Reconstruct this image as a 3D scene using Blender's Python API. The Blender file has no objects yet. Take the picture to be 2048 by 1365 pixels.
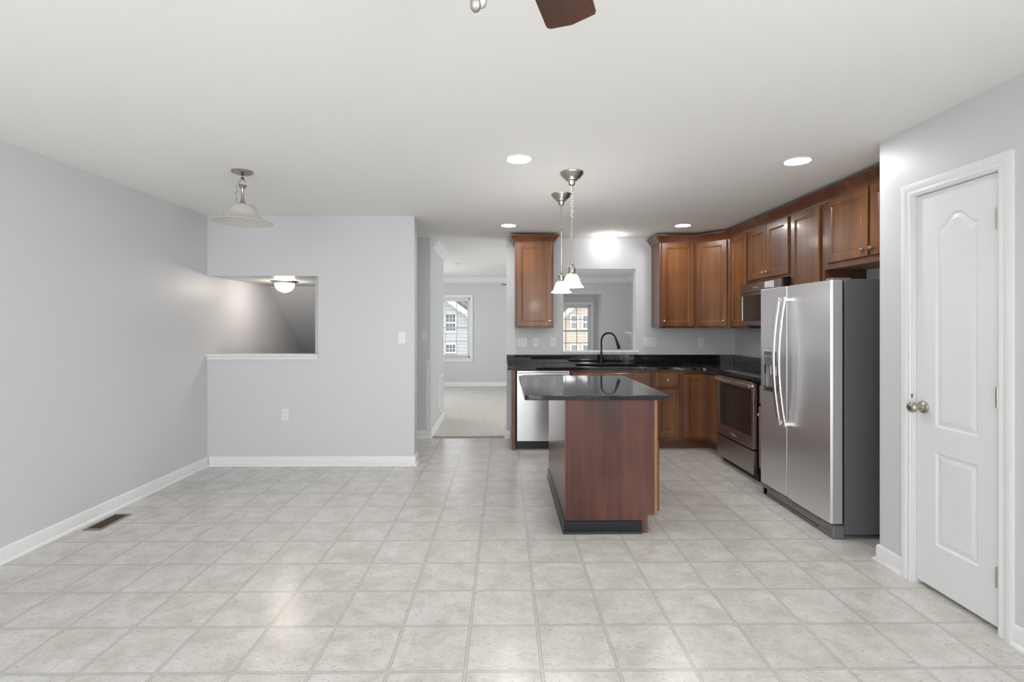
import bpy, bmesh, math, random
from math import sin, cos, pi, radians as R
from mathutils import Vector, Matrix
random.seed(7)
SC = bpy.context.scene
COL = SC.collection

# ------------------------------------------------------------------ camera, world, lights, exposure
cam = bpy.data.objects.new('camera', bpy.data.cameras.new('camera'))
COL.objects.link(cam)
cam.data.sensor_fit = 'HORIZONTAL'
cam.data.sensor_width = 36.0
cam.data.lens = 36.0 * 1012 / 2048
cam.data.shift_x = 4.4 / 2048
cam.data.shift_y = -31.5 / 2048
cam.data.clip_start = 0.02
cam.location = (0, 0, 1.372)
cam.rotation_euler = (pi / 2, 0, -0.0105)
SC.camera = cam
SC.view_settings.view_transform = 'Standard'
SC.view_settings.look = 'None'
SC.view_settings.gamma = 1.0
SC.view_settings.exposure = 0.22
SC.view_settings.use_curve_mapping = False

world = bpy.data.worlds.new('world')
SC.world = world
world.use_nodes = True
bg = world.node_tree.nodes['Background']
bg.inputs['Color'].default_value = (0.95, 0.975, 1.0, 1)
bg.inputs['Strength'].default_value = 2.8


def area_light(name, loc, rot, sx, sy, power, color):
    d = bpy.data.lights.new(name, 'AREA')
    d.shape = 'RECTANGLE'
    d.size, d.size_y = sx, sy
    d.energy = power
    d.color = color
    o = bpy.data.objects.new(name, d)
    COL.objects.link(o)
    o.location = loc
    o.rotation_euler = rot
    return o


# daylight through the glazed patio door behind the viewer; other lamps are added fill
area_light('daylight_patio', (-1.3, -2.2, 1.15), (pi / 2 + 0.42, 0, 0), 2.5, 2.0, 50, (0.965, 0.98, 1.0))
area_light('fill_side', (2.16, -1.2, 1.4), (0, pi / 2 + 0.1, 0), 1.3, 1.5, 80, (0.985, 0.99, 1.0))  # added lamp, brightens the dining wall opposite
area_light('fill_lounge', (-2.85, 9.3, 1.35), (0, -pi / 2, 0), 1.4, 1.9, 24, (0.975, 0.985, 1.0))  # added lamp, lifts the lounge from out of view
area_light('fill_lounge_side', (2.79, 7.5, 1.35), (0, pi / 2, 0), 1.4, 1.5, 24, (0.975, 0.985, 1.0))  # second added lounge lamp, evens out its darker side

H = 2.44          # ceiling height
XL = -2.895       # wall beside the dining area
XP = 2.19         # pantry wall
XR = 2.82         # kitchen side wall
YB = -2.3         # wall behind the viewer
YD = 4.96         # dining partition
YK = 6.17         # sink wall
YF = 11.3         # lounge end wall


# ------------------------------------------------------------------ materials
def mat(name, color=(0.8, 0.8, 0.8), rough=0.5, metal=0.0, emit=None, estr=0.0, coat=0.0, spec=None):
    m = bpy.data.materials.new(name)
    m.use_nodes = True
    b = m.node_tree.nodes['Principled BSDF']
    b.inputs['Base Color'].default_value = (*color, 1)
    b.inputs['Roughness'].default_value = rough
    b.inputs['Metallic'].default_value = metal
    if spec is not None:
        b.inputs['Specular IOR Level'].default_value = spec
    if coat:
        b.inputs['Coat Weight'].default_value = coat
        b.inputs['Coat Roughness'].default_value = 0.12
    if emit:
        b.inputs['Emission Color'].default_value = (*emit, 1)
        b.inputs['Emission Strength'].default_value = estr
    return m


class NT:
    """small helper around a node tree"""
    def __init__(s, m):
        s.t = m.node_tree
        s.b = s.t.nodes['Principled BSDF']

    def n(s, kind, **kw):
        nd = s.t.nodes.new(kind)
        for k, v in kw.items():
            if k in nd.inputs:
                nd.inputs[k].default_value = v
            else:
                setattr(nd, k, v)
        return nd

    def l(s, a, b):
        s.t.links.new(a, b)

    def coords(s, scale=(1, 1, 1), loc=(0, 0, 0), kind='Object'):
        tc = s.n('ShaderNodeTexCoord')
        mp = s.n('ShaderNodeMapping')
        mp.inputs['Scale'].default_value = scale
        mp.inputs['Location'].default_value = loc
        s.l(tc.outputs[kind], mp.inputs['Vector'])
        return mp.outputs['Vector']

    def noise(s, vec, scale, detail=4, rough=0.55, dist=0.0):
        nd = s.n('ShaderNodeTexNoise')
        nd.inputs['Scale'].default_value = scale
        nd.inputs['Detail'].default_value = detail
        nd.inputs['Roughness'].default_value = rough
        nd.inputs['Distortion'].default_value = dist
        s.l(vec, nd.inputs['Vector'])
        return nd.outputs['Fac']

    def ramp(s, fac, stops):
        nd = s.n('ShaderNodeValToRGB')
        cr = nd.color_ramp
        while len(cr.elements) < len(stops):
            cr.elements.new(0.5)
        for e, (p, c) in zip(cr.elements, stops):
            e.position = p
            e.color = (*c, 1) if len(c) == 3 else c
        s.l(fac, nd.inputs['Fac'])
        return nd.outputs['Color']

    def mix(s, fac, a, b, mode='MIX'):
        nd = s.n('ShaderNodeMix', data_type='RGBA', blend_type=mode)
        for sock, v in ((nd.inputs[0], fac), (nd.inputs[6], a), (nd.inputs[7], b)):
            if hasattr(v, 'is_output'):
                s.l(v, sock)
            elif isinstance(v, (int, float)):
                sock.default_value = v
            else:
                sock.default_value = (*v, 1)
        return nd.outputs[2]

    def math(s, op, a, b=0.0, c=None):
        nd = s.n('ShaderNodeMath', operation=op)
        for i, v in enumerate((a, b) if c is None else (a, b, c)):
            if hasattr(v, 'is_output'):
                s.l(v, nd.inputs[i])
            else:
                nd.inputs[i].default_value = v
        return nd.outputs[0]

    def bump(s, h, strength=0.2, dist=0.01):
        nd = s.n('ShaderNodeBump')
        nd.inputs['Strength'].default_value = strength
        nd.inputs['Distance'].default_value = dist
        s.l(h, nd.inputs['Height'])
        s.l(nd.outputs['Normal'], s.b.inputs['Normal'])


def paint(name, color, rough, bump=0.03, scale=180, spec=None):
    m = mat(name, color, rough, spec=spec)
    t = NT(m)
    v = t.coords()
    t.bump(t.noise(v, scale, 3), bump, 0.004)
    return m


def wood(name, dark, mid, light, rough=0.32, zs=0.07, scale=26, coat=0.25, knots=False):
    m = mat(name, mid, rough, coat=coat)
    t = NT(m)
    v = t.coords((1, 1, zs))
    big = t.noise(v, scale * 0.3, 3, 0.5, 0.6)
    fine = t.noise(t.coords((1, 1, zs * 0.5)), scale * 5, 4, 0.6)
    blotch = t.noise(t.coords((1, 1, 0.6)), 4.5, 3, 0.5)
    f = t.math('ADD', t.math('MULTIPLY', big, 0.5), t.math('ADD', t.math('MULTIPLY', fine, 0.22), t.math('MULTIPLY', blotch, 0.32)))
    c = t.ramp(f, [(0.38, dark), (0.52, mid), (0.68, light)])
    if knots:
        k = t.noise(t.coords((1, 1, 0.45), (3.1, 1.7, 0.4)), 7.5, 5, 0.7, 1.2)
        kc = t.ramp(k, [(0.0, (0, 0, 0)), (0.60, (0, 0, 0)), (0.74, (1, 1, 1))])
        c = t.mix(t.math('MULTIPLY', kc, 0.55), c, tuple(x * 0.42 for x in dark))
    t.l(c, t.b.inputs['Base Color'])
    t.bump(fine, 0.04, 0.002)
    return m


M = {}
M['wall'] = paint('wall_paint', (0.645, 0.655, 0.672), 0.42, 0.02)
M['ceiling'] = paint('ceiling_paint', (0.90, 0.895, 0.868), 0.85, 0.05, 240)
M['trim'] = mat('white_trim_paint', (0.82, 0.825, 0.84), 0.28)
M['door'] = mat('white_door_paint', (0.80, 0.805, 0.82), 0.32)
M['wood'] = wood('stained_cherry', (0.092, 0.031, 0.010), (0.160, 0.060, 0.019), (0.225, 0.092, 0.029))
M['wood_frame'] = wood('stained_cherry_frame', (0.075, 0.025, 0.013), (0.135, 0.047, 0.022), (0.19, 0.07, 0.033))
M['wood_island'] = wood('red_cherry_laminate', (0.032, 0.008, 0.005), (0.080, 0.020, 0.012), (0.145, 0.042, 0.025), 0.36, 0.06, 30, 0.2, True)
M['wood_edge'] = wood('pale_cherry_edge', (0.22, 0.09, 0.035), (0.33, 0.15, 0.065), (0.42, 0.21, 0.10), 0.4)
M['wood_raw'] = wood('raw_maple', (0.38, 0.24, 0.12), (0.5, 0.34, 0.18), (0.6, 0.44, 0.26), 0.5, coat=0)
M['blade'] = wood('fan_blade_walnut', (0.06, 0.022, 0.014), (0.105, 0.04, 0.026), (0.15, 0.06, 0.04), 0.35, 1.0, 14)
M['black_paint'] = mat('black_navy_paint', (0.008, 0.009, 0.014), 0.3, spec=0.3)
M['black_plastic'] = mat('black_plastic', (0.012, 0.012, 0.013), 0.35)
M['grey_plastic'] = mat('grey_plastic', (0.16, 0.16, 0.165), 0.45)
M['black_glass'] = mat('black_glass', (0.011, 0.009, 0.009), 0.06)
M['oven_glass'] = mat('oven_glass', (0.030, 0.022, 0.020), 0.08)
M['bronze'] = mat('oil_rubbed_bronze', (0.018, 0.016, 0.016), 0.35, 0.6)
M['nickel'] = mat('brushed_nickel', (0.46, 0.43, 0.39), 0.28, 1.0)
M['chrome'] = mat('polished_chrome', (0.85, 0.85, 0.86), 0.1, 1.0)
M['plate'] = mat('white_plastic', (0.80, 0.80, 0.79), 0.3)
M['slot'] = mat('dark_slot', (0.03, 0.03, 0.03), 0.5)
M['fridge_side'] = paint('grey_textured_steel', (0.125, 0.128, 0.136), 0.42, 0.08, 700)
M['register'] = mat('bronze_register', (0.30, 0.25, 0.20), 0.4, 0.5)
M['register_dark'] = mat('register_dark', (0.10, 0.075, 0.055), 0.5, 0.3)
M['lamp_on'] = mat('lit_lens', (1, 1, 1), 0.4, emit=(1.0, 0.98, 0.95), estr=125)
M['shade_on'] = mat('lit_white_glass', (0.95, 0.95, 0.93), 0.3, emit=(1.0, 0.98, 0.95), estr=20.0)
M['globe_on'] = mat('lit_globe_glass', (0.95, 0.95, 0.93), 0.3, emit=(1.0, 0.98, 0.95), estr=10)
M['dome_on'] = mat('lit_dome_glass', (0.95, 0.93, 0.9), 0.3, emit=(1.0, 0.88, 0.76), estr=34)
M['paper'] = mat('white_paper', (0.85, 0.85, 0.87), 0.6)
M['sink'] = mat('black_composite_sink', (0.012, 0.012, 0.012), 0.4)
M['shingle'] = paint('grey_shingles', (0.10, 0.10, 0.11), 0.9, 0.4, 60)
M['lawn'] = paint('lawn_green', (0.10, 0.16, 0.05), 0.9, 0.5, 50)
M['logo'] = mat('silver_mark', (0.75, 0.75, 0.76), 0.3, 0.7)
M['house_glass'] = mat('house_glass', (0.10, 0.11, 0.11), 0.08)


def steel(name, color, rough, axis, aniso=0.6, rot=0.25):
    m = mat(name, color, rough, 1.0)
    t = NT(m)
    sc = [1, 1, 1]
    sc[axis] = 0.01
    f = t.noise(t.coords(tuple(sc)), 500, 2)
    t.l(t.math('MULTIPLY_ADD', f, 0.03, rough - 0.015), t.b.inputs['Roughness'])
    t.b.inputs['Anisotropic'].default_value = aniso
    t.b.inputs['Anisotropic Rotation'].default_value = rot
    return m


M['steel'] = steel('stainless_steel', (0.84, 0.84, 0.85), 0.25, 0)
M['steel_fridge'] = steel('fridge_stainless', (0.80, 0.80, 0.815), 0.34, 0, 0.8, 0.0)
M['steel_dark'] = steel('dark_stainless', (0.44, 0.40, 0.38), 0.3, 0)
M['steel_microwave'] = steel('bronze_stainless', (0.25, 0.215, 0.20), 0.32, 0)
M['painted_reflection'] = mat('painted_reflection', (0.50, 0.50, 0.515), 0.35, 0.3)  # pale grey standing in for a bright reflection on steel


def granite():
    m = mat('black_granite', (0.012, 0.012, 0.013), 0.06, spec=0.6)
    t = NT(m)
    v = t.coords()
    a = t.noise(v, 420, 2, 0.6)
    b = t.noise(v, 150, 3, 0.6)
    c1 = t.ramp(a, [(0.0, (0.006, 0.006, 0.007)), (0.56, (0.011, 0.011, 0.012)), (0.68, (0.11, 0.11, 0.10)), (0.78, (0.30, 0.29, 0.26))])
    c2 = t.ramp(b, [(0.0, (0.35, 0.35, 0.35)), (0.45, (0.5, 0.5, 0.5)), (0.7, (1.5, 1.5, 1.5))])
    t.l(t.mix(1.0, c1, c2, 'MULTIPLY'), t.b.inputs['Base Color'])
    return m


M['granite'] = granite()


def vinyl():
    m = mat('stone_tile_vinyl', (0.6, 0.56, 0.5), 0.3)
    t = NT(m)
    tc = t.n('ShaderNodeTexCoord')
    sep = t.n('ShaderNodeSeparateXYZ')
    t.l(tc.outputs['Object'], sep.inputs[0])
    S = 0.305
    dist, idx = [], []
    for k, off in (('X', 0.149), ('Y', 2.311)):
        u = t.math('DIVIDE', t.math('SUBTRACT', sep.outputs[k], off), S)
        fl = t.math('FLOOR', t.math('ADD', u, 0.5))
        dist.append(t.math('MULTIPLY', t.math('ABSOLUTE', t.math('SUBTRACT', u, fl)), S))
        idx.append(t.math('FLOOR', u))
    d = t.math('MINIMUM', dist[0], dist[1])
    comb = t.n('ShaderNodeCombineXYZ')
    t.l(idx[0], comb.inputs[0])
    t.l(idx[1], comb.inputs[1])
    wn = t.n('ShaderNodeTexWhiteNoise', noise_dimensions='2D')
    t.l(comb.outputs[0], wn.inputs['Vector'])
    v = t.coords()
    va = t.n('ShaderNodeVectorMath', operation='ADD')
    sc = t.n('ShaderNodeVectorMath', operation='SCALE')
    sc.inputs['Scale'].default_value = 7.0
    t.l(wn.outputs['Color'], sc.inputs[0])
    t.l(v, va.inputs[0])
    t.l(sc.outputs[0], va.inputs[1])
    vec = va.outputs[0]
    cloud = t.noise(vec, 7, 5, 0.62, 0.4)
    mott = t.noise(vec, 55, 5, 0.7, 0.5)
    c = t.ramp(cloud, [(0.32, (0.555, 0.53, 0.49)), (0.50, (0.635, 0.62, 0.588)), (0.68, (0.71, 0.70, 0.678))])
    mo = t.ramp(mott, [(0.30, (0.92, 0.915, 0.905)), (0.50, (1, 1, 1)), (0.70, (1.03, 1.03, 1.03))])
    c = t.mix(1.0, c, mo, 'MULTIPLY')
    st = t.n('ShaderNodeMapping')
    st.inputs['Scale'].default_value = (0.55, 1.3, 1)
    t.l(vec, st.inputs['Vector'])
    pit = t.noise(st.outputs[0], 75, 4, 0.7, 1.2)
    pm = t.ramp(pit, [(0.0, (0, 0, 0)), (0.56, (0, 0, 0)), (0.63, (1, 1, 1))])
    c = t.mix(t.math('MULTIPLY', pm, 0.62), c, (0.37, 0.34, 0.30))
    # printed joint: pale strip between two dark lines
    pale = t.math('LESS_THAN', d, 0.0058)
    c = t.mix(t.math('MULTIPLY', pale, 0.7), c, (0.56, 0.55, 0.52))
    line = t.math('LESS_THAN', t.math('ABSOLUTE', t.math('SUBTRACT', d, 0.0058)), 0.0021)
    c = t.mix(t.math('MULTIPLY', line, 0.50), c, (0.27, 0.25, 0.22))
    t.l(c, t.b.inputs['Base Color'])
    t.l(t.math('MULTIPLY_ADD', mott, 0.06, 0.215), t.b.inputs['Roughness'])
    t.bump(t.math('MULTIPLY_ADD', line, -0.7, t.math('MULTIPLY', mott, 0.5)), 0.05, 0.002)
    return m


M['vinyl'] = vinyl()


def carpet():
    m = mat('cream_carpet', (0.62, 0.585, 0.53), 0.95)
    t = NT(m)
    v = t.coords((1, 3, 1))
    a = t.noise(v, 12, 5, 0.7)
    b = t.noise(t.coords(), 260, 3, 0.7)
    t.l(t.ramp(a, [(0.35, (0.62, 0.59, 0.535)), (0.55, (0.74, 0.715, 0.665)), (0.7, (0.80, 0.78, 0.735))]), t.b.inputs['Base Color'])
    t.bump(b, 0.6, 0.01)
    return m


M['carpet'] = carpet()


def siding(name, color):
    m = mat(name, color, 0.6)
    t = NT(m)
    tc = t.n('ShaderNodeTexCoord')
    sep = t.n('ShaderNodeSeparateXYZ')
    t.l(tc.outputs['Object'], sep.inputs[0])
    fr = t.math('FRACT', t.math('DIVIDE', sep.outputs['Z'], 0.13))
    groove = t.math('LESS_THAN', fr, 0.14)
    t.l(t.mix(groove, color, tuple(c * 0.55 for c in color)), t.b.inputs['Base Color'])
    t.bump(fr, 0.5, 0.02)
    return m


M['siding_grey'] = siding('grey_lap_siding', (0.40, 0.40, 0.415))
M['siding_tan'] = siding('tan_lap_siding', (0.50, 0.42, 0.35))


def glass():
    m = bpy.data.materials.new('window_glass')
    m.use_nodes = True
    t = m.node_tree
    t.nodes.remove(t.nodes['Principled BSDF'])
    out = t.nodes['Material Output']
    tr = t.nodes.new('ShaderNodeBsdfTransparent')
    gl = t.nodes.new('ShaderNodeBsdfGlossy')
    gl.inputs['Roughness'].default_value = 0.02
    fr = t.nodes.new('ShaderNodeFresnel')
    fr.inputs['IOR'].default_value = 1.4
    mx = t.nodes.new('ShaderNodeMixShader')
    t.links.new(fr.outputs[0], mx.inputs[0])
    t.links.new(tr.outputs[0], mx.inputs[1])
    t.links.new(gl.outputs[0], mx.inputs[2])
    t.links.new(mx.outputs[0], out.inputs['Surface'])
    return m


M['glass'] = glass()


def alabaster():
    m = mat('frosted_glass_shade', (0.80, 0.785, 0.75), 0.3)
    b = m.node_tree.nodes['Principled BSDF']
    b.inputs['Transmission Weight'].default_value = 0.0
    t = NT(m)
    tl = t.n('ShaderNodeBsdfTranslucent')
    tl.inputs['Color'].default_value = (0.85, 0.84, 0.80, 1)
    mx = t.n('ShaderNodeMixShader')
    mx.inputs[0].default_value = 0.5
    t.l(t.b.outputs[0], mx.inputs[1])
    t.l(tl.outputs[0], mx.inputs[2])
    t.l(mx.outputs[0], t.t.nodes['Material Output'].inputs['Surface'])
    return m


M['frosted'] = alabaster()


# ------------------------------------------------------------------ mesh builder
class MB:
    def __init__(s):
        s.v, s.f = [], []

    def add(s, vs, fs):
        o = len(s.v)
        s.v += [tuple(p) for p in vs]
        s.f += [tuple(i + o for i in f) for f in fs]
        return s

    def box(s, x0, x1, y0, y1, z0, z1):
        vs = [(x, y, z) for z in (z0, z1) for y in (y0, y1) for x in (x0, x1)]
        return s.add(vs, [(0, 2, 3, 1), (4, 5, 7, 6), (0, 1, 5, 4), (2, 6, 7, 3), (0, 4, 6, 2), (1, 3, 7, 5)])

    def prism(s, poly, a0, a1, mp=lambda a, b, c: (a, b, c)):
        n = len(poly)
        vs = [mp(a, b, a0) for a, b in poly] + [mp(a, b, a1) for a, b in poly]
        fs = [tuple(range(n))[::-1], tuple(range(n, 2 * n))]
        fs += [(i, (i + 1) % n, n + (i + 1) % n, n + i) for i in range(n)]
        return s.add(vs, fs)

    def lathe(s, prof, c=(0, 0, 0), segs=32, mp=None, closed=False):
        """prof: (r, h) list turned about the local z axis through c; mp maps (x,y,z) offsets to directions"""
        mp = mp or (lambda x, y, z: (x, y, z))
        vs, fs, rings = [], [], []
        for r, h in prof:
            if r < 1e-6:
                rings.append([len(vs)])
                vs.append(mp(0, 0, h))
            else:
                rings.append(list(range(len(vs), len(vs) + segs)))
                vs += [mp(r * cos(2 * pi * i / segs), r * sin(2 * pi * i / segs), h) for i in range(segs)]
        pairs = list(zip(rings, rings[1:]))
        if closed:
            pairs.append((rings[-1], rings[0]))
        for a, b in pairs:
            for i in range(segs):
                j = (i + 1) % segs
                q = [a[i % len(a)], a[j % len(a)], b[j % len(b)], b[i % len(b)]]
                q = [x for k, x in enumerate(q) if x not in q[:k]]
                if len(q) >= 3:
                    fs.append(tuple(q))
        if not closed:
            for rg in (rings[0], rings[-1]):
                if len(rg) > 1:
                    fs.append(tuple(rg))
        vs = [(p[0] + c[0], p[1] + c[1], p[2] + c[2]) for p in vs]
        return s.add(vs, fs)

    def tube(s, pts, r, segs=10, closed=False):
        pts = [Vector(p) for p in pts]
        n = len(pts)
        rs = r if isinstance(r, (list, tuple)) else [r] * n
        vs, fs = [], []
        prev = None
        for i, p in enumerate(pts):
            if closed:
                t = (pts[(i + 1) % n] - pts[i - 1]).normalized()
            else:
                t = (pts[min(i + 1, n - 1)] - pts[max(i - 1, 0)]).normalized()
            if prev is None:
                up = Vector((0, 0, 1)) if abs(t.z) < 0.9 else Vector((1, 0, 0))
                u = t.cross(up).normalized()
            else:
                u = (prev - t * prev.dot(t)).normalized()
            prev = u
            w = t.cross(u)
            vs += [p + (u * cos(2 * pi * k / segs) + w * sin(2 * pi * k / segs)) * rs[i] for k in range(segs)]
        m = n if closed else n - 1
        for i in range(m):
            for k in range(segs):
                a, b = i * segs, ((i + 1) % n) * segs
                fs.append((a + k, a + (k + 1) % segs, b + (k + 1) % segs, b + k))
        if not closed:
            fs += [tuple(range(segs))[::-1], tuple(range((n - 1) * segs, n * segs))]
        return s.add(vs, fs)

    def ribbon(s, pts, wdir, w, th, ndir):
        """flat bar: pts along the bar, wdir width direction, ndir thickness direction"""
        W, N = Vector(wdir) * w / 2, Vector(ndir) * th
        vs, fs = [], []
        for p in pts:
            p = Vector(p)
            vs += [p - W, p + W, p + W + N, p - W + N]
        for i in range(len(pts) - 1):
            a, b = 4 * i, 4 * i + 4
            fs += [(a + k, a + (k + 1) % 4, b + (k + 1) % 4, b + k) for k in range(4)]
        e = 4 * (len(pts) - 1)
        fs += [(3, 2, 1, 0), (e, e + 1, e + 2, e + 3)]
        return s.add(vs, fs)

    def sweep(s, path, prof, side=1, closed=False, mp=lambda a, b, c: (a, b, c)):
        """profile (off, h) run along a 2-D path with mitred corners"""
        n = len(path)
        P = [Vector(p) for p in path]
        nor = []
        for i in range(n if closed else n - 1):
            d = (P[(i + 1) % n] - P[i]).normalized()
            nor.append(Vector((-d.y, d.x)) * side)
        vs, fs = [], []
        k = len(prof)
        for i in range(n):
            if closed:
                a, b = nor[i - 1], nor[i]
            else:
                a, b = nor[max(i - 1, 0)], nor[min(i, n - 2)]
            mit = (a + b) / (1 + a.dot(b))
            for off, h in prof:
                q = P[i] + mit * off
                vs.append(mp(q.x, q.y, h))
        for i in range(n if closed else n - 1):
            for j in range(k):
                a, b = i * k, ((i + 1) % n) * k
                fs.append((a + j, a + (j + 1) % k, b + (j + 1) % k, b + j))
        if not closed:
            fs += [tuple(range(k)), tuple(range((n - 1) * k, n * k))[::-1]]
        return s.add(vs, fs)

    def map(s, fn):
        s.v = [fn(*p) for p in s.v]
        return s


def link(o, parent):
    COL.objects.link(o)
    if parent:
        o.parent = parent
    return o


def obj(name, mb, m, parent=None, bevel=0.0, smooth=True, segs=2, off=None):
    me = bpy.data.meshes.new(name)
    vs = mb.v if off is None else [(p[0] - off[0], p[1] - off[1], p[2] - off[2]) for p in mb.v]
    me.from_pydata([tuple(p) for p in vs], [], mb.f)
    b = bmesh.new()
    b.from_mesh(me)
    bmesh.ops.remove_doubles(b, verts=b.verts, dist=1e-5)
    bmesh.ops.recalc_face_normals(b, faces=b.faces)
    b.to_mesh(me)
    b.free()
    if smooth:
        me.shade_smooth()
        me.set_sharp_from_angle(angle=R(38))
    me.materials.append(m)
    o = link(bpy.data.objects.new(name, me), parent)
    if bevel:
        md = o.modifiers.new('bevel', 'BEVEL')
        md.width = bevel
        md.segments = segs
        md.limit_method = 'ANGLE'
        md.angle_limit = R(40)
        md.harden_normals = True
    return o


def tag(o, label=None, cat=None, group=None, kind=None):
    for k, v in (('label', label), ('category', cat), ('group', group), ('kind', kind)):
        if v:
            o[k] = v
    return o


def thing(name, label, cat, loc, rz=0.0, group=None):
    o = bpy.data.objects.new(name, None)
    o.empty_display_size = 0.05
    COL.objects.link(o)
    o.location = loc
    o.rotation_euler = (0, 0, rz)
    return tag(o, label, cat, group)


def struct(name, mb, m, bevel=0.0, parent=None, label=None):
    o = obj(name, mb, m, parent, bevel)
    if parent is None:
        o['kind'] = 'structure'
    if label:
        o['label'] = label
    return o


def copy_tree(o, parent=None):
    c = o.copy()
    COL.objects.link(c)
    c.parent = parent
    for ch in o.children:
        copy_tree(ch, c)
    return c


def again(src, loc, rz=None, label=None):
    c = copy_tree(src)
    c.location = loc
    if rz is not None:
        c.rotation_euler = (0, 0, rz)
    if label:
        c['label'] = label
    return c


def wall_mb(u0, u1, z0, z1, t0, t1, holes, axis):
    """wall slab with rectangular openings. axis 'x': runs along x, thickness in y; 'y': runs along y, thickness in x"""
    us = sorted({u0, u1, *[h[i] for h in holes for i in (0, 1)]})
    zs = sorted({z0, z1, *[h[i] for h in holes for i in (2, 3)]})
    us = [u for u in us if u0 <= u <= u1]
    zs = [z for z in zs if z0 <= z <= z1]
    mb = MB()
    mp = (lambda u, t, z: (u, t, z)) if axis == 'x' else (lambda u, t, z: (t, u, z))

    def solid(i, j):
        if not (0 <= i < len(us) - 1 and 0 <= j < len(zs) - 1):
            return False
        cu, cz = (us[i] + us[i + 1]) / 2, (zs[j] + zs[j + 1]) / 2
        return not any(h[0] < cu < h[1] and h[2] < cz < h[3] for h in holes)

    def quad(*ps):
        mb.add([mp(*p) for p in ps], [(0, 1, 2, 3)])
    for i in range(len(us) - 1):
        for j in range(len(zs) - 1):
            if not solid(i, j):
                continue
            a, b, c, d = us[i], us[i + 1], zs[j], zs[j + 1]
            quad((a, t0, c), (b, t0, c), (b, t0, d), (a, t0, d))
            quad((a, t1, c), (b, t1, c), (b, t1, d), (a, t1, d))
            if not solid(i - 1, j):
                quad((a, t0, c), (a, t1, c), (a, t1, d), (a, t0, d))
            if not solid(i + 1, j):
                quad((b, t0, c), (b, t1, c), (b, t1, d), (b, t0, d))
            if not solid(i, j - 1):
                quad((a, t0, c), (b, t0, c), (b, t1, c), (a, t1, c))
            if not solid(i, j + 1):
                quad((a, t0, d), (b, t0, d), (b, t1, d), (a, t1, d))
    return mb


# ------------------------------------------------------------------ the room shell
floor_poly = [(XL, YB), (XP, YB), (XR, YB), (XR, YK + .12), (0.025, YK + .12), (0.025, YK + .03), (-0.902, YK + .03), (-1.9, YK + .03), (-1.9, YD + .14), (XL, YD + .14)]
struct('floor', MB().prism(floor_poly, -0.12, 0.0), M['vinyl'])
struct('floor_lounge', MB().prism([(-0.902, YK + .03), (0.025, YK + .03), (0.025, YK + .12), (XR, YK + .12), (XR, YF), (XL, YF), (XL, 7.5), (-0.902, 7.5)], -0.12, 0.012), M['carpet'])
struct('floor_stairwell', MB().prism([(XL, YD + .14), (-1.9, YD + .14), (-1.9, 7.5), (XL, 7.5)], -1.52, -1.4), M['carpet'])
struct('ceiling', MB().box(XL - .12, XR + .12, YB - .12, YF + .12, H, H + .12), M['ceiling'])
struct('ceiling_stairwell', MB().box(XL + .001, -1.901, YD + .14, 6.267, 1.853, 1.96), M['wall'])
struct('ceiling_stairs', MB().prism([(6.268, 1.853), (7.379, 0.953), (7.379, 1.06), (6.268, 1.96)], XL, -1.901, lambda a, b, c: (c, a, b)), M['wall'])

struct('wall_left', wall_mb(YB, YF, -1.5, H, XL - .12, XL, [(8.6, 10.0, 0.4, 2.3)], 'y'), M['wall'])
struct('wall_behind', wall_mb(XL, XP + .75, 0, H, YB - .12, YB, [(-2.6, 0.0, 0.0, 2.2)], 'x'), M['wall'])
struct('wall_partition', wall_mb(XL, -0.882, -1.5, H, YD, YD + .14, [(XL - 1, -1.82, 1.078, 1.853)], 'x'), M['wall'])
struct('wall_stairwell', MB().prism([(-1.9, YK), (-0.902, YK), (-0.902, 7.5), (XL, 7.5), (XL, 7.38), (-1.9, 7.38)], -1.5, H), M['wall'])
struct('wall_hallway', wall_mb(YD + .14, YK, -1.5, H, -1.9, -1.8, [], 'y'), M['wall'])
struct('wall_sink', wall_mb(0.025, XR, 0, H, YK, YK + .12, [(0.72, 1.602, 1.053, 2.062)], 'x'), M['wall'])
struct('wall_right', wall_mb(2.83, YF, 0, H, XR, XR + .12, [(6.7, 8.3, .6, 2.1)], 'y'), M['wall'])
struct('wall_pantry', wall_mb(YB, 2.93, 0, H, XP, XP + .11, [(2.21, 2.69, -0.01, 2.066), (-2.0, -0.4, .7, 2.1)], 'y'), M['wall'])
struct('wall_pantry_end', MB().box(XP + .11, XR, 2.83, 2.93, 0, H), M['wall'])
struct('wall_pantry_inside', MB().box(XP + .75, XP + .85, YB, 2.83, 0, H), M['wall'])
BAYL, BAYR, BAYT, BAYY = 0.98, 2.171, 2.066, 11.9
struct('wall_far', wall_mb(XL, XR, 0, H, YF, YF + .12, [(-1.62, -0.772, 0.645, 1.985), (BAYL, BAYR, 0.012, BAYT)], 'x'), M['wall'])
struct('wall_bay', wall_mb(BAYL - .1, BAYR + .1, 0, BAYT + .1, BAYY, BAYY + .12, [(1.13, 2.028, 0.62, 1.85)], 'x'), M['wall'])
struct('wall_bay_side', MB().box(BAYL - .1, BAYL, YF + .12, BAYY, 0, BAYT + .1), M['wall'])
struct('wall_bay_return', MB().box(BAYR, BAYR + .1, YF + .12, BAYY, 0, BAYT + .1), M['wall'])
struct('ceiling_bay', MB().box(BAYL, BAYR, YF + .12, BAYY, BAYT, BAYT + .1), M['trim'])
struct('floor_bay', MB().box(BAYL, BAYR, YF, BAYY, -.1, 0.012), M['carpet'])

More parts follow.
